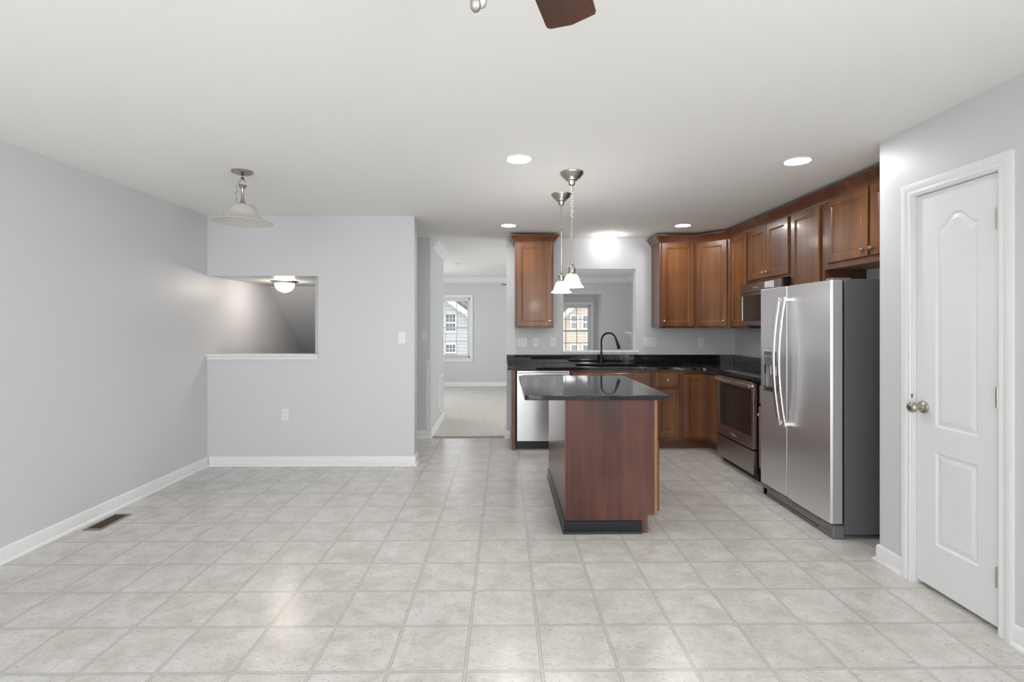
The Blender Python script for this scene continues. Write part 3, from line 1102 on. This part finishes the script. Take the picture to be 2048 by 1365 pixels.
fd2 = obj('door', fridge_door(DS + .002, FW - .002), M['steel_fridge'], t, .002)
obj('door_edge_reflection', MB().box(FW - .0008, FW + .0008, .014, FD - .001, .104, 1.656), M['painted_reflection'], fd2)  # thin strip over the steel side, its bright reflection put into the colour
ds = obj('dispenser', MB().box(.048, .254, .004, .052, 1.055, 1.164).box(.048, .254, .048, .054, .86, 1.055), M['grey_plastic'], fd, .002)
fr_ = MB()
a, b_, c, d = HX
for q in ((a - .003, a + .006, c - .003, d), (b_ - .006, b_ + .003, c - .003, d), (a, b_, c - .003, c + .008), (a, b_, d - .008, d + .003)):
    fr_.box(q[0], q[1], -.002, .02, q[2], q[3])
obj('dispenser_frame', fr_, M['chrome'], fd, .001)
obj('dispenser_paddle', MB().box(.10, .14, .025, .04, .98, 1.055).box(.17, .21, .025, .04, .98, 1.055), M['plate'], fd, .003)
obj('dispenser_tray', MB().box(.050, .252, .004, .05, .862, .874), M['black_plastic'], fd)
bt = MB()
for x in (.075, .11, .145, .18, .215):
    bt.lathe([(.009, 0), (.009, .002), (0, .002)], (x, .0035, 1.125), 12, lambda p, q, h: (p, -h, q))
obj('dispenser_button', bt, M['logo'], fd)
for x, par in ((DS - .036, fd), (DS + .036, fd2)):
    hp = [(x, -.042 - .048 * sin(pi * i / 24) ** .9, .625 + .955 * i / 24) for i in range(25)]
    hb = MB().ribbon(hp, (1, 0, 0), .030, .016, (0, 1, 0))
    hb.box(x - .013, x + .013, -.032, .001, .632, .66).box(x - .013, x + .013, -.032, .001, 1.545, 1.573)
    obj('handle', hb, M['steel'], par, .006, segs=3)
gr = MB().prism([(.012, .012), (.012, .06), (.03, .092), (.10, .092), (.10, .012)], .03, FW - .03, lambda a, b, c: (c, a, b))
gl = obj('base_grille', gr, M['grey_plastic'], t, .003)
obj('grille_slot', MB().box(.10, FW - .14, .0105, .014, .026, .034), M['black_plastic'], gl)
obj('filter_cover', MB().box(.26, .44, .008, .02, .045, .088), M['grey_plastic'], gl, .003)
obj('corner_foot', MB().prism([(FW - .13, .0), (FW, .0), (FW, .088), (FW - .13, .088)], .0, .086, lambda a, b, c: (a, .012 + c * .9, b)), M['grey_plastic'], t, .01)
obj('corner_foot', MB().prism([(.0, .0), (.09, .0), (.09, .088), (.0, .088)], .0, .086, lambda a, b, c: (a, .012 + c * .9, b)), M['grey_plastic'], t, .01)
obj('bottom_hinge', MB().lathe([(.018, 0), (.018, .010), (0, .010)], (FW - .045, .045, .0885), 18), M['chrome'], t)
obj('top_hinge', MB().box(FW - .09, FW - .02, .02, .14, 1.663, 1.678), M['grey_plastic'], t, .004)
obj('top_hinge', MB().box(.02, .09, .02, .14, 1.663, 1.678), M['grey_plastic'], t, .004)

# ------------------------------------------------------------------ island
o0 = (.70, 3.95, 0)
t = thing('kitchen_island', 'red-brown wooden island with a black base moulding in the middle of the kitchen floor', 'island', o0)
IX0, IX1, IY0, IY1 = .400, 1.010, 3.33, 4.565
def iobj(name, mb, m, bevel=0.0, parent=t):
    return obj(name, off(mb, o0), m, parent, bevel)
iobj('cabinet_box', MB().box(IX0 + .018, IX1 - .025, IY0 + .02, IY1 - .02, .11, ZC - .001).box(IX0 + .018, IX1 - .095, IY0 + .02, IY1 - .02, 0, .11), M['wood_frame'])
prof = [(IX0 + .014, 0), (.925, 0), (.925, .120), (IX1 - .022, .120), (IX1 - .022, ZC - .001), (IX0 + .014, ZC - .001)]
ipn = iobj('end_panel', MB().prism(prof, IY0, IY0 + .018, lambda a, b, c: (a, c, b)), M['wood_island'])
iobj('end_panel', MB().prism(prof, IY1 - .018, IY1, lambda a, b, c: (a, c, b)), M['wood_island'])
iobj('back_panel', MB().box(IX0, IX0 + .0135, IY0, IY1, 0, ZC - .001), M['wood_island'], .001)
iobj('face_frame', MB().box(IX1 - .0215, IX1, IY0 - .001, IY1 + .001, .117, ZC - .001), M['wood_edge'], .001)
iobj('toe_kick', MB().box(.9255, .945, IY0 + .002, IY1 - .002, 0, .116), M['wood_frame'])
BM = [(0, 0), (.017, 0), (.016, .010), (.011, .016), (.011, .066), (.008, .074), (.008, .080), (.004, .084), (0, .084)]
iobj('base_moulding', MB().sweep([(.905, IY0), (IX0, IY0), (IX0, IY1), (.905, IY1)], BM, 1), M['black_paint'])
for k in range(2):
    ya = IY0 + .03 + k * .60
    for z0, z1, th, nm in ((.135, .60, .021, 'door'), (.62, .852, .015, 'drawer')):
        d = panel_door(t, 0, .575, z0, z1, th=th, name=nm, slab=(nm == 'drawer'), knob_at=(.29, .735) if nm == 'drawer' else (.53, .53))
        d.rotation_euler = (0, 0, pi / 2)
        d.location = (IX1 + .0005 - o0[0], ya - o0[1], 0)
def chamf(x0, x1, y0, y1, c1, c2):
    pts = []
    for cx, cy, a, r in ((x1, y1, 0, c2), (x0, y1, 90, c2), (x0, y0, 180, c1), (x1, y0, 270, c2)):
        sx, sy = (1, 1) if a == 0 else (-1, 1) if a == 90 else (-1, -1) if a == 180 else (1, -1)
        px, py = cx - sx * r, cy - sy * r
        pts += [(px + r * cos(R(a + 18 * i)), py + r * sin(R(a + 18 * i))) for i in range(6)]
    return pts
tag(obj('worktop', MB().prism(chamf(.131, 1.086, 3.292, 4.60, .03, .02), ZC, .914), M['granite'], bevel=.004), 'black granite worktop on the island, overhanging towards the hallway', 'worktop')


# ------------------------------------------------------------------ wall plates
def plate(name, label, cat, loc, rz, gangs, group=None):
    """gangs: list of 'switch' 'outlet' 'jack'"""
    w = .07 + .046 * (len(gangs) - 1)
    t = thing(name, label, cat, loc, rz, group)
    obj('face_plate', MB().prism(rrect(-w / 2, w / 2, -.058, .058, .006, 4), 0, .006, lambda a, b, c: (a, -c, b)), M['plate'], t, .0015)
    for i, g in enumerate(gangs):
        x = (i - (len(gangs) - 1) / 2) * .046
        if g == 'switch':
            obj('toggle', MB().prism([(-.0055, -.011), (.0055, -.011), (.0045, .011), (-.0045, .011)], .0062, .0075, lambda a, b, c: (x + a, -c, b)).prism([(-.004, 0), (.004, 0), (.0035, .011), (-.0035, .011)], .0075, .019, lambda a, b, c: (x + a, -c, b)), M['plate'], t)
            for z in (-.03, .03):
                obj('screw', MB().lathe([(.003, 0), (.0025, .001), (0, .001)], (x, -.006, z), 10, lambda p, q, h: (p, -h, q)), M['logo'], t)
        elif g == 'outlet':
            for z in (-.02, .02):
                so = obj('receptacle', MB().prism([(.0165 * cos(R(a)), max(-.0135, min(.0135, .0165 * sin(R(a))))) for a in range(0, 360, 15)], .006, .0085, lambda a, b, c: (x + a, -c, z + b)), M['plate'], t)
                sl = MB().box(x - .0075, x - .0055, -.0090, -.0083, z - .002, z + .007).box(x + .0055, x + .0075, -.0090, -.0083, z - .002, z + .006)
                sl.lathe([(.0027, 0), (.0027, .0005), (0, .0005)], (x, -.0085, z - .0075), 10, lambda p, q, h: (p, -h, q))
                obj('slots', sl, M['slot'], so)
        elif g == 'jack':
            obj('jack', MB().lathe([(.006, 0), (.006, .004), (.003, .005), (0, .004)], (x, -.006, 0), 14, lambda p, q, h: (p, -h, q)), M['slot'], t)
    return t


plate('wall_outlet', 'white wall outlet low on the half-wall below the stair opening', 'outlet', (-2.137, YD, .499), 0, ['outlet'], 'wall outlets')
plate('light_switch', 'white switch plate on the partition wall beside the stair opening', 'switch', (-1.002, YD, 1.25), 0, ['switch'], 'light switches')
plate('light_switch', 'white switch plate on the hallway wall behind the partition', 'switch', (-.982, YK, 1.244), 0, ['switch'], 'light switches')
plate('light_switch', 'white double switch plate under the lone wall cabinet, nearest the hallway', 'switch', (.218, YK, 1.165), 0, ['switch', 'switch'], 'light switches')
plate('phone_jack', 'white phone jack plate under the lone wall cabinet', 'socket', (.384, YK, 1.165), 0, ['jack'])
plate('wall_outlet', 'white wall outlet beside the opening above the sink, under the lone cabinet', 'outlet', (.592, YK, 1.165), 0, ['outlet'], 'wall outlets')
plate('light_switch', 'wide white plate with two switches and an outlet beside the opening above the sink', 'switch', (1.776, YK, 1.164), 0, ['switch', 'switch', 'outlet'], 'light switches')
plate('wall_outlet', 'white wall outlet below the diagonal corner cabinet', 'outlet', (2.405, YK, 1.164), 0, ['outlet'], 'wall outlets')

# strip of white metal with screws on the hallway corner
t = thing('metal_strip', 'thin white metal strip with screws on the hallway corner', 'strip', (-.932, YK, .10))
obj('strip', MB().box(-.024, .024, -.004, 0, 0, .845), M['plate'], t, .001)
for z in (.07, .30, .54, .77):
    obj('screw', MB().lathe([(.005, 0), (.004, .002), (0, .0025)], (-.004, -.004, z), 12, lambda p, q, h: (p, -h, q)), M['grey_plastic'], t)

# return air grille on the hallway wall
t = thing('air_grille', 'white return air grille low on the hallway wall', 'vent', (-.902, 7.155, .42), pi / 2)
f_ = MB()
for q in ((-.285, -.255, -.255, .255), (.255, .285, -.255, .255), (-.255, .255, -.255, -.225), (-.255, .255, .225, .255), (-.0925, -.0775, -.225, .225), (.0775, .0925, -.225, .225)):
    f_.box(q[0], q[1], -.012, 0, q[2], q[3])
obj('frame', f_, M['trim'], t, .002)
lv = MB()
for z in [-.215 + .0165 * i for i in range(27)]:
    lv.prism([(-.010, z), (-.0085, z), (-.001, z + .009), (-.0025, z + .009)], -.255, .255, lambda a, b, c: (c, a, b))
obj('louvres', lv, M['trim'], t)
obj('backing', MB().box(-.255, .255, -.0009, 0, -.225, .225), M['grey_plastic'], t)

# floor register
t = thing('floor_register', 'bronze floor register set in the vinyl beside the baseboard', 'vent', (-2.762, 3.557, 0))
f_ = MB()
for q in ((-.062, -.045, -.145, .145), (.045, .062, -.145, .145), (-.045, .045, -.145, -.125), (-.045, .045, .125, .145)):
    f_.box(q[0], q[1], q[2], q[3], 0, .005)
obj('frame', f_, M['register'], t, .002)
lv = MB()
for i in range(22):
    y = -.120 + .0114 * i
    lv.box(-.045, .045, y - .002, y + .002, .0015, .0042)
lv.box(-.0015, .0015, -.125, .125, .0012, .0044)
obj('louvres', lv, M['register_dark'], t)
obj('backing', MB().box(-.045, .045, -.125, .125, 0, .001), M['slot'], t)

# ------------------------------------------------------------------ lights on the ceiling
def downlight(label, x, y):
    t = thing('recessed_light', label, 'ceiling light', (x, y, H), 0, 'recessed ceiling lights')
    obj('trim_ring', MB().lathe([(.076, 0), (.090, 0), (.088, -.004), (.080, -.006), (.074, -.003)], (0, 0, 0), 40, closed=True), M['trim'], t)
    obj('lens', MB().lathe([(0, -.0025), (.0755, -.0025), (.0755, -.0005), (0, -.0005)], (0, 0, 0), 40), M['lamp_on'], t)
    return t


dl = downlight('round recessed ceiling light in front of the near pendant lamp', .093, 3.245)
again(dl, (1.902, 3.265, H), label='round recessed ceiling light in front of the fridge')
again(dl, (.043, 5.404, H), label='round recessed ceiling light above the hallway end of the sink worktop')
again(dl, (1.906, 5.384, H), label='round recessed ceiling light in front of the corner wall cabinets')


def chain_mb(z0, z1, x=0.0, y=0.0, L=.024, r=.0017, w=.0065):
    mb = MB()
    n = max(1, int(round((z0 - z1) / (L * .78))))
    st = (z0 - z1) / n
    for i in range(n):
        zc = z0 - st * (i + .5)
        pts = []
        for a in range(0, 360, 30):
            u, v = w * cos(R(a)), (L / 2 - .001) * sin(R(a))
            pts.append((x + u, y, zc + v) if i % 2 else (x, y + u, zc + v))
        mb.tube(pts, r, 6, True)
    return mb


def pendant(label, x, y):
    t = thing('pendant_lamp', label, 'pendant lamp', (x, y, H), 0, 'pendant lamps over the island')
    obj('canopy', MB().lathe([(.083, 0), (.083, -.006), (.074, -.020), (.064, -.028), (.062, -.034), (.052, -.044), (.042, -.049), (.040, -.056), (.026, -.062), (.022, -.086), (.015, -.092), (.006, -.094), (.006, -.135), (0, -.135)], (0, 0, 0), 40), M['nickel'], t)
    obj('chain', chain_mb(-.134, -.312), M['nickel'], t)
    obj('rod', MB().lathe([(.0, -.309), (.0065, -.310), (.0065, -.622), (.010, -.628), (.0115, -.635), (.010, -.642), (.007, -.647), (0, -.647)], (0, 0, 0), 18), M['nickel'], t)
    obj('socket', MB().lathe([(.006, -.646), (.017, -.650), (.0235, -.660), (.0245, -.672), (.0245, -.700), (.033, -.708), (.035, -.714), (0, -.714)], (0, 0, 0), 28), M['nickel'], t)
    sh = [(.030, -.7145), (.040, -.722), (.050, -.742), (.058, -.768), (.068, -.788), (.083, -.802)]
    obj('shade', MB().lathe(sh + [(r - .003, h + .001) for r, h in sh[::-1]], (0, 0, 0), 48, closed=True), M['shade_on'], t)
    return t


pl = pendant('brushed nickel pendant lamp with lit bell shade, hanging from the nearer canopy', .471, 3.53)
again(pl, (.463, 4.115, H), label='brushed nickel pendant lamp with lit bell shade, hanging from the farther canopy')

# dining lamp on a shortened chain
t = thing('hanging_lamp', 'nickel hanging lamp with wide frosted bell shade, unlit, over the dining area', 'lamp', (-1.817, 3.53, H))
obj('canopy', MB().lathe([(.070, 0), (.071, -.006), (.066, -.013), (.045, -.021), (.016, -.026), (.010, -.030), (0, -.030)], (0, 0, 0), 40), M['nickel'], t)
obj('hook', MB().tube([(0, 0, -.028), (0, 0, -.036), (.007, 0, -.045), (0, 0, -.056), (-.007, 0, -.045), (-.002, 0, -.038)], .002, 8).tube([(-.012, 0, -.050), (.002, 0, -.046), (.010, 0, -.062)], .004, 8), M['bronze'], t)
obj('ring', MB().tube([(.019 * cos(R(a)), 0, -.078 + .019 * sin(R(a))) for a in range(0, 360, 15)], .0022, 8, True), M['nickel'], t)
obj('stem', MB().lathe([(0, -.095), (.028, -.095), (.029, -.101), (.018, -.112), (.011, -.128), (.0095, -.15), (.0095, -.185), (.013, -.204), (.024, -.222), (.034, -.230), (0, -.230)], (0, 0, 0), 32), M['nickel'], t)
ch = MB()
pos = [(-.010, -.060), (-.020, -.072), (-.028, -.086), (-.034, -.104), (-.037, -.124), (-.038, -.146), (-.038, -.168), (-.037, -.190), (-.037, -.208)]
for i, (x, z) in enumerate(pos):
    pts = []
    for a in range(0, 360, 30):
        u, v = .0065 * cos(R(a)), .013 * sin(R(a))
        pts.append((x + (u if i % 2 else 0), (0 if i % 2 else u) - .008, z + v))
    ch.tube(pts, .0018, 6, True)
obj('chain', ch, M['nickel'], t)
sh = [(.034, -.228), (.066, -.234), (.080, -.244), (.090, -.270), (.104, -.296), (.128, -.320), (.162, -.338), (.188, -.347), (.199, -.353)]
obj('shade', MB().lathe(sh + [(r - .004, h - .003) for r, h in sh[::-1]], (0, 0, 0), 64, closed=True), M['frosted'], t)

# ceiling light above the sink
t = thing('globe_light', 'small lit white globe light on the ceiling above the sink opening', 'ceiling light', (1.232, 5.95, H))
obj('base', MB().lathe([(.078, 0), (.080, -.012), (.078, -.030), (.070, -.036), (0, -.036)], (0, 0, 0), 36), M['trim'], t)
obj('globe', MB().lathe([(.070, -.0365), (.088, -.048), (.096, -.068), (.094, -.092), (.078, -.116), (.045, -.132), (0, -.137)], (0, 0, 0), 36), M['globe_on'], t)

# stairwell light
t = thing('dome_light', 'lit dome ceiling light with nickel rim above the stairs', 'ceiling light', (-2.40, 5.55, 1.853))
obj('rim', MB().lathe([(.143, 0), (.145, -.005), (.132, -.010), (.124, -.020), (.108, -.027), (.100, -.027), (0, -.027)], (0, 0, 0), 48), M['nickel'], t)
obj('dome', MB().lathe([(.101, -.0275), (.100, -.044), (.088, -.076), (.064, -.102), (.032, -.117), (0, -.121)], (0, 0, 0), 40), M['dome_on'], t)
obj('finial', MB().lathe([(.005, -.120), (.008, -.126), (.006, -.134), (0, -.138)], (0, 0, 0), 16), M['nickel'], t)

# smoke detector
t = thing('smoke_detector', 'round white smoke detector on the hallway ceiling', 'smoke detector', (-.794, 8.65, H))
obj('cover', MB().lathe([(.065, 0), (.066, -.012), (.060, -.028), (.045, -.036), (0, -.038)], (0, 0, 0), 32), M['plate'], t)
obj('base_ring', MB().lathe([(.067, 0), (.071, 0), (.071, -.008), (.067, -.008)], (0, 0, 0), 32, closed=True), M['plate'], t)


# ------------------------------------------------------------------ ceiling fans
def fan(name, label, loc, zb, rot0, fobs, r0=.17, r1=.66):
    t = thing(name, label, 'ceiling fan', loc)
    zb -= loc[2]
    obj('mount', MB().lathe([(.068, 0), (.07, -.012), (.055, -.05), (.02, -.062), (.013, -.064), (.013, zb + .09), (0, zb + .09)], (0, 0, 0), 32), M['nickel'], t)
    obj('motor', MB().lathe([(.03, zb + .10), (.085, zb + .085), (.105, zb + .055), (.105, zb + .01), (.085, zb - .02), (.06, zb - .04), (.058, zb - .085), (.03, zb - .105), (0, zb - .107)], (0, 0, 0), 40), M['nickel'], t)
    for k in range(5):
        a = rot0 + k * 2 * pi / 5
        ca, sa = cos(a), sin(a)
        poly = [(r0, -.05), (r0 + .02, -.062), (r1 - .048, -.0675), (r1 - .038, -.064), (r1 - .006, .0), (r1 - .001, .058), (r1 - .006, .0655), (r1 - .015, .0675), (r0 + .02, .062), (r0, .05)]
        mp = lambda u, v, z: (u * ca - v * sa, u * sa + v * ca, zb + z + v * .05)
        bl = obj('blade', MB().prism(poly, 0, .007, mp), M['blade'], t, .0015)
        mq = lambda u, v, z: (u * ca - v * sa, u * sa + v * ca, zb + z + v * .05)
        obj('blade_arm', MB().prism([(.08, -.012), (.16, -.012), (.22, -.035), (.24, -.03), (.24, .03), (.22, .035), (.16, .012), (.08, .012)], .0075, .013, mq), M['nickel'], bl)
    for (dx, dy, zf, m1) in fobs:
        f_ = obj('pull_chain', MB().tube([(dx, dy, zb - .09), (dx, dy, zf + .03 - loc[2])], .0012, 6), M['nickel'], t)
        z = zf - loc[2]
        obj('fob', MB().lathe([(0, z + .034), (.0032, z + .034), (.0036, z + .014), (.0058, z + .010), (.0078, z + .002), (.0070, z - .005), (.004, z - .009), (.002, z - .010), (0, z - .010)], (dx, dy, 0), 20), m1, f_)
    return t


fan('ceiling_fan', 'ceiling fan with dark walnut blades overhead, one blade tip and pull chains in view', (-.035, .685, H), 2.147, R(71.3),
    [(-.008, 0, 1.806, M['fob']), (.004, .012, 1.814, M['chrome'])] if 'fob' in M else [(-.004, 0, 1.806, M['nickel']), (.004, .006, 1.815, M['chrome'])])
fan('ceiling_fan', 'ceiling fan in the lounge beyond the hallway, mostly hidden behind the sink wall', (.60, 9.0, H), 2.09, R(183), [])

# ------------------------------------------------------------------ fireplace mantel in the lounge
t = thing('mantelpiece', 'white fireplace mantelpiece seen through the opening above the sink', 'mantelpiece', (XR, 9.9, .012))
obj('shelf', MB().prism([(-.27, 1.222), (-.27, 1.195), (-.24, 1.185), (-.22, 1.16), (-.16, 1.135), (-.13, 1.08), (0, 1.08), (0, 1.222)], -.80, .80, lambda a, b, c: (a, c, b)), M['trim'], t)
for y0, y1 in ((-.72, -.50), (.50, .72)):
    obj('pilaster', MB().box(-.12, 0, y0, y1, 0, 1.08), M['trim'], t, .004)
obj('frieze', MB().box(-.10, 0, -.50, .50, .82, 1.08), M['trim'], t)
obj('firebox', MB().box(-.03, 0, -.50, .50, 0, .82), M['black_plastic'], t)

# ------------------------------------------------------------------ outdoors
struct('ground_outside', MB().box(-40, 40, 12.1, 60, -3.2, -3.0), M['lawn'])


def house(label, loc, wall_m, w_left, w_right, eave_l, eave_r, ridge_x, ridge_z, wins, depth=7.0):
    t = thing('house', label, 'house', loc, 0, 'houses across the street')
    gable = [(w_left, -3.0), (w_right, -3.0), (w_right, eave_r), (ridge_x, ridge_z), (w_left, eave_l)]
    obj('siding_wall', MB().prism(gable, 0, depth, lambda a, b, c: (a, c, b)), wall_m, t)
    rf = MB()
    for (xa, za), (xb, zb) in (((w_left - .3 * (1 if True else 0), eave_l - .3 * (ridge_z - eave_l) / max(.1, ridge_x - w_left)), (ridge_x, ridge_z)), ((ridge_x, ridge_z), (w_right + .3, eave_r - .3 * (ridge_z - eave_r) / max(.1, w_right - ridge_x)))):
        rf.prism([(xa, za + .02), (xb, zb + .02), (xb, zb + .16), (xa, za + .16)], -.35, depth + .3, lambda a, b, c: (a, c, b))
    obj('roof', rf, M['shingle'], t)
    rk = MB()
    for (xa, za), (xb, zb) in (((w_left - .3, eave_l - .3 * (ridge_z - eave_l) / max(.1, ridge_x - w_left)), (ridge_x, ridge_z)), ((ridge_x, ridge_z), (w_right + .3, eave_r - .3 * (ridge_z - eave_r) / max(.1, w_right - ridge_x)))):
        rk.prism([(xa, za - .20), (xb, zb - .20), (xb, zb + .02), (xa, za + .02)], -.36, -.02, lambda a, b, c: (a, c, b))
    obj('rake_board', rk, M['trim'], t)
    for x0, x1, z0, z1 in wins:
        f_ = MB()
        for q in ((x0 - .06, x0, z0 - .06, z1 + .06), (x1, x1 + .06, z0 - .06, z1 + .06), (x0, x1, z1, z1 + .06), (x0, x1, z0 - .06, z0)):
            f_.box(q[0], q[1], -.04, 0, q[2], q[3])
        mz = (z0 + z1) / 2
        f_.box(x0, x1, -.03, 0, mz - .025, mz + .025)
        for k in (1, 2):
            x = x0 + (x1 - x0) * k / 3
            f_.box(x - .005, x + .005, -.016, 0, z0, z1)
        f_.box(x0, x1, -.016, 0, (mz + z1) / 2 - .005, (mz + z1) / 2 + .005)
        wf = obj('window', f_, M['trim'], t)
        obj('pane', MB().box(x0, x1, -.012, -.004, z0, z1), M['house_glass'], wf)
    return t


house('grey sided house across the street, seen through the hallway window', (0, 19, 0), M['siding_grey'], -6.5, -1.0, 1.6, 1.62, -3.6, 3.52,
      [(-2.18, -1.84, 1.165, 1.77), (-2.18, -1.84, .05, .64), (-3.4, -3.0, 1.165, 1.77)])
house('tan sided house across the street, seen through the opening above the sink', (0, 19.5, 0), M['siding_tan'], 2.15, 7.0, 1.75, 1.75, 4.6, 4.0,
      [(2.59, 2.79, 1.26, 1.73), (3.04, 3.30, 1.26, 1.73), (2.59, 2.79, -.2, .60), (3.04, 3.30, -.2, .60)])
struct('trim_6', MB().box(2.12, 2.30, 19.42, 19.49, -3.0, 1.7), M['trim'])

t = thing('house', 'house with a big grey shingled roof behind the grey sided house', 'house', (0, 27, 0), 0, 'houses across the street')
obj('siding_wall', MB().box(-3.6, 1.2, 0, 6, -3.0, 1.2), M['siding_grey'], t)
obj('roof', MB().prism([(-.4, 1.05), (3, 4.6), (6.4, 1.05), (6.4, 1.2), (3, 4.8), (-.4, 1.2)], -3.9, 1.5, lambda a, b, c: (c, a, b)), M['shingle'], t)
